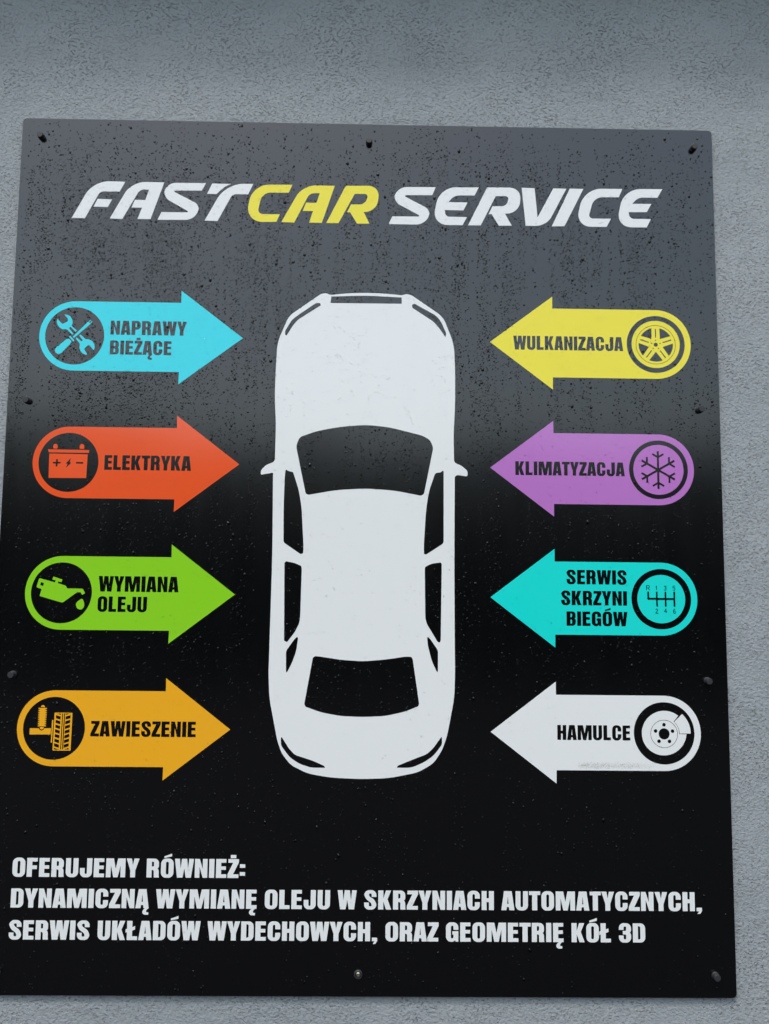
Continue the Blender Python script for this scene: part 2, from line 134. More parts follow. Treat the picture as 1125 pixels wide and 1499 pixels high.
# ------------------------------------------------------------------ materials
def material(name, color, rough=0.5, ior=1.5, spec=0.5, coat=0.0):
    m = bpy.data.materials.new(name)
    m.use_nodes = True
    b = m.node_tree.nodes['Principled BSDF']
    b.inputs['Base Color'].default_value = (*color, 1)
    b.inputs['Roughness'].default_value = rough
    b.inputs['IOR'].default_value = ior
    b.inputs['Specular IOR Level'].default_value = spec
    b.inputs['Coat Weight'].default_value = coat
    return m

def nd(m, t, **kw):
    n = m.node_tree.nodes.new(t)
    for k, v in kw.items():
        setattr(n, k, v)
    return n

def lk(m, a, b): m.node_tree.links.new(a, b)

def film(name, color, rough, dirt=0.06):
    """cast vinyl: faint waviness of the film, fine grime and dried run marks in colour and gloss"""
    m = material(name, color, rough, 1.78 if max(color) < .01 else 1.6)
    b = m.node_tree.nodes['Principled BSDF']
    tc = nd(m, 'ShaderNodeTexCoord')
    mp = nd(m, 'ShaderNodeMapping'); mp.inputs['Scale'].default_value = (1, 1, 0.16)
    lk(m, tc.outputs['Object'], mp.inputs['Vector'])
    n1 = nd(m, 'ShaderNodeTexNoise'); n1.inputs['Scale'].default_value = 38; n1.inputs['Detail'].default_value = 6
    lk(m, mp.outputs[0], n1.inputs['Vector'])
    mr = nd(m, 'ShaderNodeMapRange'); mr.inputs['From Min'].default_value = .3; mr.inputs['From Max'].default_value = .75
    mr.inputs['To Min'].default_value = rough * .93; mr.inputs['To Max'].default_value = rough * 1.12
    lk(m, n1.outputs['Fac'], mr.inputs['Value']); lk(m, mr.outputs[0], b.inputs['Roughness'])
    n2 = nd(m, 'ShaderNodeTexNoise'); n2.inputs['Scale'].default_value = 9; n2.inputs['Detail'].default_value = 8
    lk(m, tc.outputs['Object'], n2.inputs['Vector'])
    mx = nd(m, 'ShaderNodeMix', data_type='RGBA')
    mx.inputs[6].default_value = (*color, 1)
    mx.inputs[7].default_value = (*[c * (1 - dirt) + .25 * dirt for c in color], 1)
    lk(m, n2.outputs['Fac'], mx.inputs[0]); lk(m, mx.outputs[2], b.inputs['Base Color'])
    n3 = nd(m, 'ShaderNodeTexNoise'); n3.inputs['Scale'].default_value = 14; n3.inputs['Detail'].default_value = 2
    lk(m, tc.outputs['Object'], n3.inputs['Vector'])
    bp = nd(m, 'ShaderNodeBump'); bp.inputs['Strength'].default_value = .05; bp.inputs['Distance'].default_value = .0010
    lk(m, n3.outputs['Fac'], bp.inputs['Height']); lk(m, bp.outputs[0], b.inputs['Normal'])
    return m

BLACK = film('black_gloss_film', (.0016, .0016, .0021), .16, .002)
WHITE = film('white_film', (.90, .92, .90), .20, .02)
COL = {
 1: film('cyan_film', (.012, .77, .88), .14), 2: film('orange_red_film', (.95, .105, .018), .12), 3: film('green_film', (.29, .73, .015), .14),
 4: film('amber_film', (1.0, .47, .012), .16), 5: film('yellow_film', (.97, .84, .018), .14), 6: film('violet_film', (.55, .20, .61), .12),
 7: film('turquoise_film', (.008, .83, .73), .14), 8: WHITE}
EDGE = material('panel_edge', (.02, .02, .022), .45)
RUBBER = material('black_plastic_cap', (.034, .034, .036), .48, 1.5)
STEEL = material('zinc_screw', (.55, .50, .42), .35); STEEL.node_tree.nodes['Principled BSDF'].inputs['Metallic'].default_value = 1
RESIDUE = material('glue_residue', (.56, .55, .50), .8)
DROP_DARK = material('rain_water_on_black', (.001, .001, .0012), .02, 1.35)
def clear_water():
    m = bpy.data.materials.new('rain_water_clear'); m.use_nodes = True
    t = m.node_tree; t.nodes.clear()
    o = t.nodes.new('ShaderNodeOutputMaterial'); mx = t.nodes.new('ShaderNodeMixShader'); fr = t.nodes.new('ShaderNodeFresnel')
    tr = t.nodes.new('ShaderNodeBsdfTransparent'); gl = t.nodes.new('ShaderNodeBsdfGlossy')
    fr.inputs['IOR'].default_value = 1.33; gl.inputs['Roughness'].default_value = .03
    tr.inputs['Color'].default_value = (.985, .985, .985, 1)
    t.links.new(fr.outputs[0], mx.inputs[0]); t.links.new(tr.outputs[0], mx.inputs[1]); t.links.new(gl.outputs[0], mx.inputs[2])
    t.links.new(mx.outputs[0], o.inputs['Surface'])
    return m
DROP_CLEAR = clear_water()

def stucco():
    m = material('grey_stucco', (.30, .315, .325), .93)
    b = m.node_tree.nodes['Principled BSDF']
    b.inputs['Specular IOR Level'].default_value = .25
    tc = nd(m, 'ShaderNodeTexCoord')
    # worm-like dragged grain: noise stretched along wandering directions
    wv = nd(m, 'ShaderNodeTexNoise'); wv.inputs['Scale'].default_value = 7; wv.inputs['Detail'].default_value = 2
    lk(m, tc.outputs['Object'], wv.inputs['Vector'])
    va = nd(m, 'ShaderNodeVectorMath', operation='MULTIPLY_ADD')
    va.inputs[1].default_value = (.05, .0, .05)
    lk(m, wv.outputs['Color'], va.inputs[0]); lk(m, tc.outputs['Object'], va.inputs[2])
    mp = nd(m, 'ShaderNodeMapping'); mp.inputs['Rotation'].default_value = (0, math.radians(-38), 0); mp.inputs['Scale'].default_value = (.55, 1, 1.2)
    lk(m, va.outputs[0], mp.inputs['Vector'])
    g = nd(m, 'ShaderNodeTexNoise'); g.inputs['Scale'].default_value = 360; g.inputs['Detail'].default_value = 4; g.inputs['Roughness'].default_value = .6
    lk(m, mp.outputs[0], g.inputs['Vector'])
    pits = nd(m, 'ShaderNodeMapRange'); pits.inputs['From Min'].default_value = .30; pits.inputs['From Max'].default_value = .44
    lk(m, g.outputs['Fac'], pits.inputs['Value'])
    g2 = nd(m, 'ShaderNodeTexNoise'); g2.inputs['Scale'].default_value = 260; g2.inputs['Detail'].default_value = 3
    lk(m, tc.outputs['Object'], g2.inputs['Vector'])
    patch = nd(m, 'ShaderNodeTexNoise'); patch.inputs['Scale'].default_value = 9; patch.inputs['Detail'].default_value = 3
    lk(m, tc.outputs['Object'], patch.inputs['Vector'])
    pr = nd(m, 'ShaderNodeMapRange'); pr.inputs['From Min'].default_value = .35; pr.inputs['From Max'].default_value = .65; pr.inputs['To Min'].default_value = .25; pr.inputs['To Max'].default_value = 1
    lk(m, patch.outputs['Fac'], pr.inputs['Value'])
    mul = nd(m, 'ShaderNodeMath', operation='MULTIPLY'); lk(m, pits.outputs[0], mul.inputs[0]); lk(m, pr.outputs[0], mul.inputs[1])
    add = nd(m, 'ShaderNodeMath', operation='MULTIPLY_ADD'); lk(m, g2.outputs['Fac'], add.inputs[0]); add.inputs[1].default_value = .8; lk(m, mul.outputs[0], add.inputs[2])
    bp = nd(m, 'ShaderNodeBump'); bp.inputs['Strength'].default_value = 1; bp.inputs['Distance'].default_value = .0020
    lk(m, add.outputs[0], bp.inputs['Height']); lk(m, bp.outputs[0], b.inputs['Normal'])
    # patchy damp and dust, then shade painted into the grain pits
    c = nd(m, 'ShaderNodeTexNoise'); c.inputs['Scale'].default_value = 3.2; c.inputs['Detail'].default_value = 9; c.inputs['Roughness'].default_value = .62
    lk(m, tc.outputs['Object'], c.inputs['Vector'])
    cr = nd(m, 'ShaderNodeMix', data_type='RGBA'); cr.inputs[6].default_value = (.325, .357, .370, 1); cr.inputs[7].default_value = (.38, .410, .420, 1)
    cm = nd(m, 'ShaderNodeMapRange'); cm.inputs['From Min'].default_value = .32; cm.inputs['From Max'].default_value = .68
    lk(m, c.outputs['Fac'], cm.inputs['Value']); lk(m, cm.outputs[0], cr.inputs[0])
    dk = nd(m, 'ShaderNodeMix', data_type='RGBA', blend_type='MULTIPLY'); dk.inputs[0].default_value = 1
    pm = nd(m, 'ShaderNodeMapRange'); pm.inputs['From Min'].default_value = .22; pm.inputs['From Max'].default_value = .42; pm.inputs['To Min'].default_value = .78; pm.inputs['To Max'].default_value = 1  # darkens the colour in the pits, as shade in the recesses
    lk(m, g.outputs['Fac'], pm.inputs['Value'])
    sp = nd(m, 'ShaderNodeTexNoise'); sp.inputs['Scale'].default_value = 34; sp.inputs['Detail'].default_value = 5; sp.inputs['Roughness'].default_value = .6
    lk(m, tc.outputs['Object'], sp.inputs['Vector'])
    sm = nd(m, 'ShaderNodeMapRange'); sm.inputs['From Min'].default_value = .695; sm.inputs['From Max'].default_value = .76; sm.inputs['To Min'].default_value = 1; sm.inputs['To Max'].default_value = .62
    lk(m, sp.outputs['Fac'], sm.inputs['Value'])
    st = nd(m, 'ShaderNodeMix', data_type='RGBA', blend_type='MULTIPLY'); st.inputs[0].default_value = 1
    lk(m, cr.outputs[2], st.inputs[6]); lk(m, sm.outputs[0], st.inputs[7])
    lk(m, st.outputs[2], dk.inputs[6]); lk(m, pm.outputs[0], dk.inputs[7]); lk(m, dk.outputs[2], b.inputs['Base Color'])
    return m

# ------------------------------------------------------------------ helpers
def link(name, me, mat=None, parent=None, **props):
    o = bpy.data.objects.new(name, me)
    scene.collection.objects.link(o)
    if mat: me.materials.append(mat)
    if parent: o.parent = parent
    for k, v in props.items(): o[k] = v
    return o

def rounded(c, n=7):
    """replace each (x, y, t) corner by a smooth arc"""
    out = []
    N = len(c)
    for i, p in enumerate(c):
        v = Vector(p[:2])
        if len(p) < 3:
            out.append((v.x, v.y)); continue
        a, b = Vector(c[i - 1][:2]), Vector(c[(i + 1) % N][:2])
        ta, tb = min(p[2], (a - v).length * .96), min(p[2], (b - v).length * .96)
        p0, p3 = v + (a - v).normalized() * ta, v + (b - v).normalized() * tb
        k = .56
        p1, p2 = p0.lerp(v, k), p3.lerp(v, k)
        m = max(3, min(16, int(p[2] * .8) + 3)) if n == 7 else n
        for j in range(m + 1):
            s = j / m
            q = p0 * (1 - s) ** 3 + p1 * 3 * s * (1 - s) ** 2 + p2 * 3 * s * s * (1 - s) + p3 * s ** 3
            out.append((q.x, q.y))
    return out

def area(c): return .5 * sum(c[i - 1][0] * c[i][1] - c[i][0] * c[i - 1][1] for i in range(len(c)))
def inside(p, c):
    r = False
    for i in range(len(c)):
        (x1, y1), (x2, y2) = c[i - 1], c[i]
        if (y1 > p[1]) != (y2 > p[1]) and p[0] < (x2 - x1) * (p[1] - y1) / (y2 - y1) + x1: r = not r
    return r

FILL = []     # every coloured cut-out, for sorting rain drops by what they sit on
def cutout(name, contours, mat, parent, lo=0.0, hi=0.3, step=0.0, dark=False, **props):
    """a piece of film cut to its outline (outer contours and holes), hi mm proud of the face"""
    cs = [rounded(c) for c in contours]
    V, F = [], []
    outer = [c for i, c in enumerate(cs) if not any(j != i and inside(c[0], d) for j, d in enumerate(cs))]
    holes = [c for c in cs if c not in outer]
    for k, oc in enumerate(outer):
        loops = [oc] + [h for h in holes if inside(h[0], oc)]
        z = hi + step * k
        flat = [p for l in loops for p in l]
        base = len(V)
        V += [P(x, y, z) for x, y in flat]
        for t in tessellate_polygon([[Vector((x, y, 0)) for x, y in l] for l in loops]):
            a, b, c = [Vector(flat[i]) for i in t]
            if abs((b - a).cross(c - a)) < 1e-7: continue
            F.append([base + i for i in (t if (b - a).cross(c - a) < 0 else t[::-1])])
        s = 0
        for l in loops:
            b0 = len(V)
            V += [P(x, y, lo) for x, y in l]
            n = len(l)
            flip = (area(l) > 0) == (l is oc)
            for i in range(n):
                j = (i + 1) % n
                q = [base + s + i, base + s + j, b0 + j, b0 + i]
                F.append(q if flip else q[::-1])
            s += n
    me = bpy.data.meshes.new(name)
    me.from_pydata([v[:] for v in V], [], F)
    me.update()
    FILL.append((cs, dark))
    return link(name, me, mat, parent, **props)

def box(name, x0, x1, y0, y1, z0, z1, mat, parent=None, **props):
    me = bpy.data.meshes.new(name)
    me.from_pydata([(x, y, z) for z in (z0, z1) for y in (y0, y1) for x in (x0, x1)], [], [(0, 2, 3, 1), (4, 5, 7, 6), (0, 1, 5, 4), (2, 6, 7, 3), (0, 4, 6, 2), (1, 3, 7, 5)])
    return link(name, me, mat, parent, **props)

def circle(cx, cy, r, n=72, a0=0, a1=360):
    full = a1 - a0 == 360
    return [(cx + r * math.cos(math.radians(a0 + (a1 - a0) * i / n)), cy + r * math.sin(math.radians(a0 + (a1 - a0) * i / n))) for i in range(n if full else n + 1)]

# ------------------------------------------------------------------ wall and ground; unseen overhang and trees added for shade and reflection
wm = stucco()
WALL_Y = .0062
wall = box('stucco_wall', -4.5, 4.5, WALL_Y, WALL_Y + .3, 0, 2.76, wm, label='rough light grey stucco wall that carries the black sign board', category='wall')
overhang_mat = material('added_overhang_grey', (.34, .35, .36), .7)
box('added_overhang', -4.7, 4.7, -.15, WALL_Y + .3, 2.761, 2.90, overhang_mat, wall)  # out of view, added to shade the top of the wall

def ground_mat():
    m = material('wet_asphalt', (.010, .010, .011), .8, 1.3)
    b = m.node_tree.nodes['Principled BSDF']
    tc = nd(m, 'ShaderNodeTexCoord'); n = nd(m, 'ShaderNodeTexNoise'); n.inputs['Scale'].default_value = 120; n.inputs['Detail'].default_value = 5
    lk(m, tc.outputs['Object'], n.inputs['Vector'])
    bp = nd(m, 'ShaderNodeBump'); bp.inputs['Strength'].default_value = .5; bp.inputs['Distance'].default_value = .004
    lk(m, n.outputs['Fac'], bp.inputs['Height']); lk(m, bp.outputs[0], b.inputs['Normal'])
    return m
me = bpy.data.meshes.new('ground'); me.from_pydata([(-150, -250, 0), (150, -250, 0), (150, 60, 0), (-150, 60, 0)], [], [(0, 1, 2, 3)])
link('ground', me, ground_mat(), kind='structure')

def added_tree_line():
    """unseen tree belt, added so its mirror image blacks out the lower half of the glossy board"""
    rng = np.random.default_rng(5)
    V, F = [], []
    for row, (yy, hh) in enumerate(((-13.0, 3.6), (-15.5, 4.35))):
        x = -26 + row
        while x < 26:
            h = hh * rng.uniform(.86, 1.12); w = rng.uniform(1.0, 1.5)
            n = 520
            a = rng.uniform(0, 2 * np.pi, n); t = rng.uniform(0, 1, n) ** .8
            rad = w * np.sqrt(np.clip(1 - (2 * t - 1) ** 2 * .9, .02, 1)) * rng.uniform(.75, 1.05, n)
            C = np.stack([x + rad * np.cos(a), yy + rad * np.sin(a) * .8, .1 + t * h + rng.normal(0, .08, n)], 1)
            for c in C:
                u = rng.normal(size=3); u /= np.linalg.norm(u); v = np.cross(u, rng.normal(size=3)); v /= np.linalg.norm(v)
                s = rng.uniform(.14, .34); b = len(V)
                V += [tuple(c - u * s), tuple(c + v * s * .5), tuple(c + u * s), tuple(c - v * s * .5)]
                F.append((b, b + 1, b + 2, b + 3))
            x += w * 1.25
    m = material('added_foliage', (.022, .032, .018), .75)
    me = bpy.data.meshes.new('added_tree_line'); me.from_pydata(V, [], F)
    link('added_tree_line', me, m, kind='stuff', label='unseen dark tree belt, added for its mirror image in the lower half of the board')
added_tree_line()  # out of view, added only as a dark mass for the board to mirror

# ------------------------------------------------------------------ the sign
sign = bpy.data.objects.new('service_sign', None)
scene.collection.objects.link(sign)
sign['label'] = 'large glossy black service sign board with coloured arrows and white car, wet with rain'
sign['category'] = 'sign'

def panel():
    oc = rounded([(0, 0, 7), (1200, 0, 7), (1200, 1444.8, 7), (0, 1444.8, 7)], 8)
    n = len(oc)
    ci = []
    for x, y in oc:                                      # 0.5 mm bevelled rim
        d = Vector((600 - x, 722.4 - y)); ci.append((x + (.5 if x < 600 else -.5), y + (.5 if y < 722 else -.5)))
    V = [P(x, y, 0) for x, y in ci] + [P(x, y, -.5) for x, y in oc] + [P(x, y, -3.2) for x, y in oc]
    F = [list(range(n))] + [[i, (i + 1) % n, n + (i + 1) % n, n + i][::-1] for i in range(n)] + [[n + i, n + (i + 1) % n, 2 * n + (i + 1) % n, 2 * n + i][::-1] for i in range(n)]
    F.append([2 * n + i for i in range(n)][::-1])
    me = bpy.data.meshes.new('panel'); me.from_pydata([v[:] for v in V], [], [f[::-1] for f in F]); me.update()
    o = link('panel', me, BLACK, sign); me.materials.append(EDGE)
    for p in me.polygons[1:]: p.material_index = 1
panel()

def bolt(x, y, capped=True):
    prof = [(5.9, 0), (5.9, 1.2), (5.4, 1.8), (5.2, 8.4), (4.7, 9.4), (0, 9.5)] if capped else [(6.6, 0), (6.6, 2.6), (5.9, 3.4), (4.9, 3.4), (4.6, 1.2), (0, 1.2)]
    def lathe(name, prof, mat, parent, n=28, cx=x, cy=y):
        V, F = [], []
        for r, h in prof: V += [P(cx + r * math.cos(2 * math.pi * i / n), cy + r * math.sin(2 * math.pi * i / n), h) for i in range(n)]
        for k in range(len(prof) - 1):
            for i in range(n):
                a, b = k * n + i, k * n + (i + 1) % n
                F.append((a, b, b + n, a + n))
        me = bpy.data.meshes.new(name); me.from_pydata([v[:] for v in V], [], F); me.validate(); me.update()
        for p in me.polygons: p.use_smooth = False
        return link(name, me, mat, parent)
    b = lathe('bolt', prof, RUBBER, sign)
    if not capped:
        b['label'] = 'bolt with its cap missing and bare metal screw head showing'
        s = lathe('screw_head', [(3.6, 1.3), (3.5, 2.6), (2.6, 3.3), (1.5, 3.4), (1.3, 2.4), (0, 2.4)], STEEL, b)
for x in (33.8, 1166.2):
    for y in (34.3, 498.3, 950.1): bolt(x, y)
bolt(600, 34.3); bolt(600, 1410.5, False); bolt(1166.2, 1410.5); bolt(33.8, 1410.5)

# headline
yellow = {4, 5, 6}
for i, (ch, cs) in enumerate(HEADLINE):
    word = 'yellow' if i in yellow else 'white'
    cutout('letter', cs, COL[5] if i in yellow else WHITE, sign, label='large slanted %s capital %s of the headline' % (word, ch))

# white car seen from above, with its dark glass and lights
car = cutout('car_silhouette', [CAR['body']], WHITE, sign)
for key in ('windscreen', 'side_window', 'rear_window', 'headlight', 'tail_light'):
    for c in CAR[key]: cutout(key, [c], BLACK, car, .3, .42, dark=True)
cutout('grille', [CAR['grille']], BLACK, car, .3, .42, dark=True)

# arrows
def arrow(k):
    row = (k - 1) % 4
    cy = 385.8 + 216.2 * row + (0, .3, .2, .2)[row]
    cy = (385.8, 601.6, 817.6, 1034.9)[row]
    if k <= 4:
        dx = (0, 0, -1.2, -2.6)[row]
        pts = circle(107.6 + dx, cy, 60, 40, 90, 270) + [(284.6 + dx, cy - 60), (284.3 + dx, cy - 81), (390.5 + dx, cy), (284.3 + dx, cy + 81), (284.6 + dx, cy + 60)]
        cx = 107.0 + dx
    else:
        cx = 1093.2
        pts = circle(1093.2, cy, 60, 40, -90, 90) + [(916.8, cy + 60), (916.6, cy + 81), (810, cy), (916.8, cy - 81), (916.8, cy - 60)]
    a = cutout('arrow_%s' % 'decal', [pts], COL[k], sign, label='%s arrow film pointing %s' % (('cyan', 'orange-red', 'green', 'amber', 'yellow', 'violet', 'turquoise', 'white')[k - 1], 'right' if k <= 4 else 'left'))
    D = dict(parent=a, lo=.3, hi=.42, dark=True)
    if k <= 4 or k == 8:
        cutout('icon_disc', [circle(cx, cy, 49.6)], BLACK, **D)
    else:
        inner = {5: 41.3, 6: 42.4, 7: 39.8}[k]
        cutout('icon_ring', [circle(cx, cy, 49.6), circle(cx, cy, inner)], BLACK, **D)
    for name, cs in ICON.get(k, []):
        if name[0] == '-': cutout(name[1:], cs, BLACK, a, .5, .66, .015, dark=True)
        else: cutout(name, cs, COL[k], a, .42, .56, .01)
    if k == 5:                                            # five-spoke wheel
        cy += .6
        cutout('rim_line', [circle(cx, cy, 34.0), circle(cx, cy, 33.3)], BLACK, **D)
        cutout('hub_hole', [circle(cx, cy, 3.5, 24)], BLACK, **D)
        for s in range(5):
            th = math.radians(-90 + 72 * s)
            u, n = Vector((math.cos(th), math.sin(th))), Vector((-math.sin(th), math.cos(th)))
            c0 = Vector((cx, cy))
            q = [c0 + u * 12.5 + n * .8, c0 + u * 27.8 + n * .9, c0 + u * 27.8 - n * .9, c0 + u * 12.5 - n * .8]
            cutout('spoke_groove', [[tuple(p) for p in q]], BLACK, **D)
            d = c0 + u * 7.8
            cutout('lug_hole', [circle(d.x, d.y, 1.0, 12)], BLACK, **D)
            tm = th + math.radians(36)                    # opening between this spoke and the next
            w = 6.7
            inner_r = w / math.sin(math.radians(36))
            tip = c0 + Vector((math.cos(tm), math.sin(tm))) * (inner_r + 1.0)
            off = math.asin(w / 29.4)
            arc = [(cx + 29.4 * math.cos(t), cy + 29.4 * math.sin(t)) for t in np.linspace(th + off, th + math.radians(72) - off, 10)]
            cutout('wheel_opening', [[(tip.x, tip.y)] + arc], BLACK, **D)
    if k == 6:                                            # snowflake
        quads = []
        for s in range(6):
            th = math.radians(-90 + 60 * s)
            u, n = Vector((math.cos(th), math.sin(th))), Vector((-math.sin(th), math.cos(th)))
            c0 = Vector((cx - .5, cy + .4))
            quads.append([c0 + n * 1.75, c0 + u * 32 + n * 1.75, c0 + u * 32 - n * 1.75, c0 - n * 1.75])
            for sg in (-1, 1):
                v = u * .5 + n * sg * .866; m_ = Vector((-v.y, v.x))
                b0 = c0 + u * 21.6
                quads.append([b0 + m_ * 1.6, b0 + v * 11 + m_ * 1.6, b0 + v * 11 - m_ * 1.6, b0 - m_ * 1.6])
        V, F = [], []
        for i, q in enumerate(quads):
            z = .42 + .006 * i; b = len(V)
            if area([tuple(p) for p in q]) > 0: q = q[::-1]
            V += [P(p.x, p.y, z)[:] for p in q] + [P(p.x, p.y, .3)[:] for p in q]
            F += [(b, b + 1, b + 2, b + 3)] + [(b + (j + 1) % 4, b + j, b + 4 + j, b + 4 + (j + 1) % 4) for j in range(4)]
            FILL.append(([[tuple(p) for p in q]], True))
        me = bpy.data.meshes.new('snowflake'); me.from_pydata(V, [], F); link('snowflake', me, BLACK, a)
    if k == 7:
        for ch, x0, x1, y0, y1 in GEAR_DIGITS:
            V, F = [], []
            for i, (sx, sy, ex, ey) in enumerate(STROKES[ch]):
                p, q = Vector((x0 + sx * (x1 - x0), y0 + sy * (y1 - y0))), Vector((x0 + ex * (x1 - x0), y0 + ey * (y1 - y0)))
                d = (q - p).normalized(); n = Vector((-d.y, d.x)) * .5; p -= d * .35; q += d * .35
                b = len(V); z = .42 + .01 * i
                V += [P(*(p + n), z)[:], P(*(q + n), z)[:], P(*(q - n), z)[:], P(*(p - n), z)[:]]
                F.append((b, b + 1, b + 2, b + 3))
            me = bpy.data.meshes.new('gear_number'); me.from_pydata(V, [], F); link('gear_number', me, BLACK, a)
    if k == 8:
        c8 = (1093.0, cy + 1.0)
        cutout('disc_line', [circle(*c8, 22.3), circle(*c8, 21.6)], BLACK, a, .56, .64, dark=True)
        cutout('hub_hole', [circle(*c8, 8.9, 40)], BLACK, a, .56, .64, dark=True)
        for s in range(5):
            th = math.radians(-90 + 72 * s)
            cutout('lug_hole', [circle(c8[0] + 14.6 * math.cos(th), c8[1] + 14.6 * math.sin(th), 2.9, 20)], BLACK, a, .56, .64, dark=True)
    return a
ARROWS = {k: arrow(k) for k in range(1, 9)}

# lettering
def text_line(txt, x0, x1, yt, yb, mat, parent, lo, hi, dark, sc_gap=1.0):
    cap = yb - yt
    pen, place = 0.0, []
    for ch in txt:
        if ch == ' ':
            pen += 32; continue
        b = SIDE.get(ch, 4.6)
        pen += b; place.append((ch, pen)); pen += GLYPH[ch][0] + b
    first = place[0][1]; last = place[-1][1] + GLYPH[place[-1][0]][0]
    sx, sy = (x1 - x0) / (last - first), cap / 100
    for ch, px in place:
        cs = [[(x0 + (px - first + p[0]) * sx, yb - p[1] * sy) + ((p[2] * (sx + sy) / 2,) if len(p) > 2 else ()) for p in c] for c in GLYPH[ch][1]]
        cutout('letter', cs, mat, parent, lo, hi, 0, dark)
for k, (txt, x0, x1, yt, yb) in TEXT:
    if k: text_line(txt, x0, x1, yt, yb, BLACK, ARROWS[k], .3, .42, True)
    else: text_line(txt, x0, x1, yt, yb, WHITE, sign, 0, .3, False)

# glue residue along the lower edge of the white arrow
rng = np.random.default_rng(3)
V, F = [], []
for i in range(900):
    u = rng.beta(1.1, 1.6); x = 952 + 128 * u; y = 1087 + rng.normal(0, 2.6) ; s = rng.uniform(.15, .55)
    if not 1081 < y < 1093: continue
    b = len(V); a0 = rng.uniform(0, 6.3); z = .3 + .0004 * i
    V += [P(x + s * math.cos(a0 + t * 1.257) * rng.uniform(.6, 1.3), y + s * math.sin(a0 + t * 1.257), z)[:] for t in range(5)] + [P(x, y, z + .12)[:]]
    F += [(b + (t + 1) % 5, b + t, b + 5) for t in range(5)]
me = bpy.data.meshes.new('glue_residue'); me.from_pydata(V, [], F)
link('glue_residue', me, RESIDUE, sign, kind='stuff')

# ------------------------------------------------------------------ rain drops
def raster():
    """0 bare black, 1 film, 2 dark cut-out on film; one cell = 1 mm"""
    g = np.zeros((1446, 1201), np.uint8)
    for cs, dark in FILL:
        allp = np.array([p for c in cs for p in c])
        y0, y1 = int(max(0, allp[:, 1].min())), int(min(1445, allp[:, 1].max() + 1))
        for y in range(y0, y1 + 1):
            yy = y + .013
            xs = []
            for c in cs:
                a = np.array(c); b = np.roll(a, -1, 0)
                m = (a[:, 1] > yy) != (b[:, 1] > yy)
                if m.any(): xs += list(a[m, 0] + (yy - a[m, 1]) * (b[m, 0] - a[m, 0]) / (b[m, 1] - a[m, 1]))
            xs.sort()
            for i in range(0, len(xs) - 1, 2):
                s, e = int(math.ceil(xs[i])), int(math.floor(xs[i + 1]))
                if e >= s: g[y, max(0, s):e + 1] = 2 if dark else 1
    return g
GRID = raster()

def vnoise(x, y, seed):
    r = np.random.default_rng(seed).random((256, 256))
    xi, yi = np.floor(x).astype(int), np.floor(y).astype(int)
    fx, fy = x - xi, y - yi
    fx, fy = fx * fx * (3 - 2 * fx), fy * fy * (3 - 2 * fy)
    g = lambda i, j: r[(xi + i) % 256, (yi + j) % 256]
    return (g(0, 0) * (1 - fx) + g(1, 0) * fx) * (1 - fy) + (g(0, 1) * (1 - fx) + g(1, 1) * fx) * fy

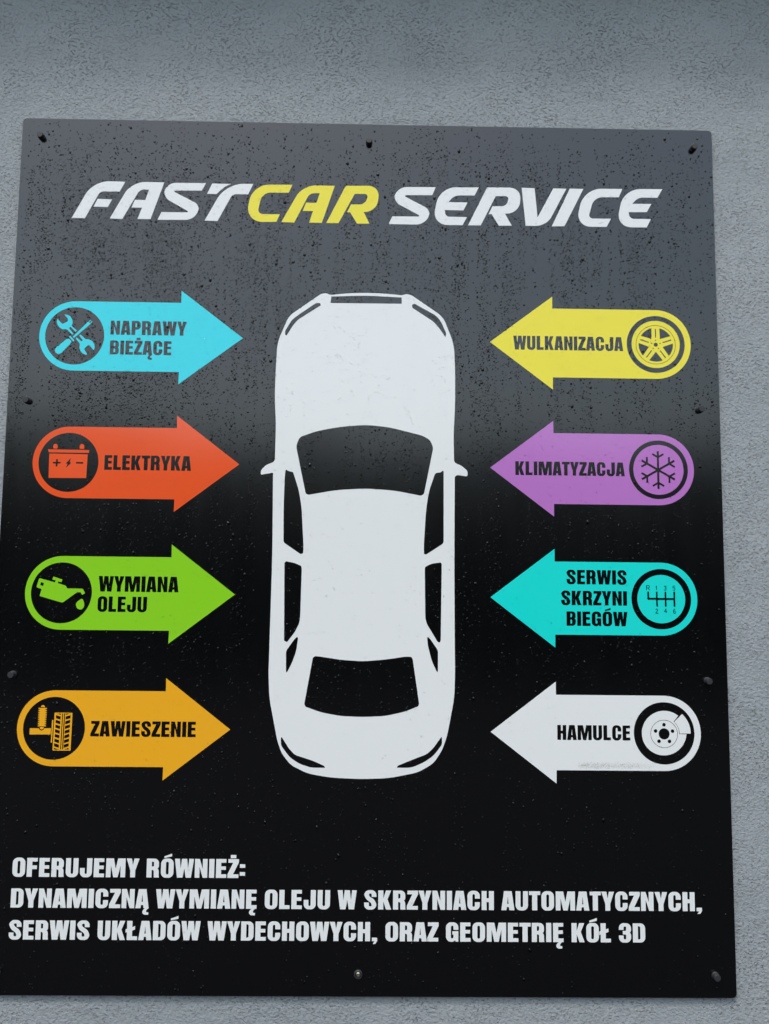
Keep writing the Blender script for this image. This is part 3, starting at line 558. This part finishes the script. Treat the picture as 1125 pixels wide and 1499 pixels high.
def drops():
    rng = np.random.default_rng(11)
    n = 215000
    x = rng.uniform(3, 1197, n); y = rng.uniform(3, 1441, n)
    env = np.interp(y, [0, 40, 110, 200, 460, 540, 620, 720, 900, 1100, 1300, 1445], [.06, .30, .75, 1, 1, .66, .36, .22, .13, .09, .06, .04])
    env *= np.interp(x, [0, 40, 1000, 1100, 1200], [.7, 1, .9, .5, .35])
    env *= np.where((np.abs(x - 600) < 110) & (y > 570) & (y < 700), 1.7, 1)
    streak = vnoise(x / 7, y / 120, 1) * .65 + vnoise(x / 24, y / 300, 2) * .35     # bands wiped by runs of water
    clump = vnoise(x / 26, y / 34, 3) * .6 + vnoise(x / 60, y / 75, 7) * .4
    dens = env * np.clip((streak - .22) * 2.4, .08, 1.2) * np.clip((clump + .15) * 1.2, .4, 1.05)
    keep = rng.random(n) < np.minimum(dens * 1.05, .95)
    x, y = x[keep], y[keep]
    n = len(x)
    r = .66 * np.exp(rng.normal(0, .38, n)) + .12
    big = rng.random(n) < .018
    r[big] *= rng.uniform(1.3, 1.9, big.sum())
    r = np.clip(r, .35, 2.6)
    r *= np.interp(y, [560, 720], [1, 1.2])              # lower down the wall more water has run together
    # thin out overlaps on a coarse grid
    order = np.argsort(-r); cell = {}; ok = []
    for i in order:
        cxi, cyi = int(x[i] / 5.2), int(y[i] / 5.2)
        bad = False
        for a in (-1, 0, 1):
            for b in (-1, 0, 1):
                for j in cell.get((cxi + a, cyi + b), ()):
                    if (x[i] - x[j]) ** 2 + (y[i] - y[j]) ** 2 < (r[i] + r[j]) ** 2 * 1.1: bad = True; break
        if not bad: cell.setdefault((cxi, cyi), []).append(i); ok.append(i)
    ok = np.array(ok); x, y, r = x[ok], y[ok], r[ok]
    # keep clear of the caps
    for bx, by in ((33.8, 34.3), (600, 34.3), (1166.2, 34.3), (33.8, 498.3), (1166.2, 498.3), (33.8, 950.1), (1166.2, 950.1), (600, 1410.5), (1166.2, 1410.5)):
        m = (x - bx) ** 2 + (y - by) ** 2 > 81; x, y, r = x[m], y[m], r[m]
    kind = GRID[np.clip(np.round(y).astype(int), 0, 1445), np.clip(np.round(x).astype(int), 0, 1200)]
    look = lambda ox, oy: GRID[np.clip(np.round(y + oy).astype(int), 0, 1445), np.clip(np.round(x + ox).astype(int), 0, 1200)] == 1
    edge = look(r, 0) | look(-r, 0) | look(0, r) | look(0, -r)
    r = np.where((kind == 2) & edge, np.minimum(r, .6), r)
    kind = np.where((kind == 0) & edge, 1, kind)
    # on the slick coloured films water sheets off: few, shallow, small drops stay
    m = np.where((kind == 2) & edge, rng.random(len(x)) < .15, (kind != 1) | (rng.random(len(x)) < .20))
    x, y, r, kind = x[m], y[m], r[m], kind[m]
    r = np.where(kind == 1, np.minimum(r * .8, 1.0), r)
    SEG, prof = 9, [(1.0, 0.0), (.97, .34), (.76, .62), (.40, .80)]
    for clear in (False, True):
        m = (kind == 1) if clear else (kind != 1)
        X, Y, Rr, K = x[m], y[m], r[m], kind[m]
        n = len(X)
        ang = np.linspace(0, 2 * np.pi, SEG, endpoint=False)
        w1, p1, w2, p2 = rng.uniform(0, .22, n), rng.uniform(0, 6.3, n), rng.uniform(0, .12, n), rng.uniform(0, 6.3, n)
        elong = 1 + np.abs(rng.normal(0, .18, n))
        flat = rng.uniform(.75, 1.15, n) * (.34 if clear else 1)
        z0 = np.where(K == 0, 0.0, np.where(K == 1, .3, .42))
        pv = []
        for (pr, ph) in prof:
            rad = Rr[:, None] * pr * (1 + w1[:, None] * np.cos(ang * 2 + p1[:, None]) + w2[:, None] * np.cos(ang * 3 + p2[:, None]))
            sag = Rr[:, None] * .22 * ph * 1.5
            px = X[:, None] + rad * np.cos(ang)
            py = Y[:, None] + rad * np.sin(ang) * elong[:, None] + sag
            pz = z0[:, None] + (Rr * flat)[:, None] * ph + 0 * rad
            pv.append(np.stack([px, py, pz], 2))
        top = np.stack([X, Y + Rr * .24, z0 + Rr * flat * .87], 1)[:, None]
        A = np.concatenate(pv + [top], 1)                # n, SEG*4+1, 3
        per = A.shape[1]
        W = np.empty_like(A); W[..., 0] = A[..., 0] / 1000 - BOARD_W / 2; W[..., 1] = -A[..., 2] / 1000; W[..., 2] = BOARD_Z + BOARD_H - A[..., 1] / 1000
        T = []
        for k in range(3):
            for i in range(SEG):
                a, b = k * SEG + i, k * SEG + (i + 1) % SEG
                T += [(a, b + SEG, b), (a, a + SEG, b + SEG)]
        for i in range(SEG): T.append((3 * SEG + i, 4 * SEG, 3 * SEG + (i + 1) % SEG))
        T = np.array(T)
        tri = (np.arange(n)[:, None, None] * per + T[None]).reshape(-1, 3)
        me = bpy.data.meshes.new('water_drops')
        me.vertices.add(n * per); me.vertices.foreach_set('co', W.reshape(-1).astype(np.float32))
        me.loops.add(tri.size); me.loops.foreach_set('vertex_index', tri.reshape(-1).astype(np.int32))
        me.polygons.add(len(tri)); me.polygons.foreach_set('loop_start', np.arange(0, tri.size, 3, dtype=np.int32))
        me.polygons.foreach_set('use_smooth', np.ones(len(tri), bool))
        me.update(); me.validate()
        print('drops', clear, n)
        link('water_drops', me, DROP_CLEAR if clear else DROP_DARK, kind='stuff',
             label='clear rain drops clinging to the white and coloured films of the sign' if clear else 'fine rain drops clinging to the black face of the sign')
drops()
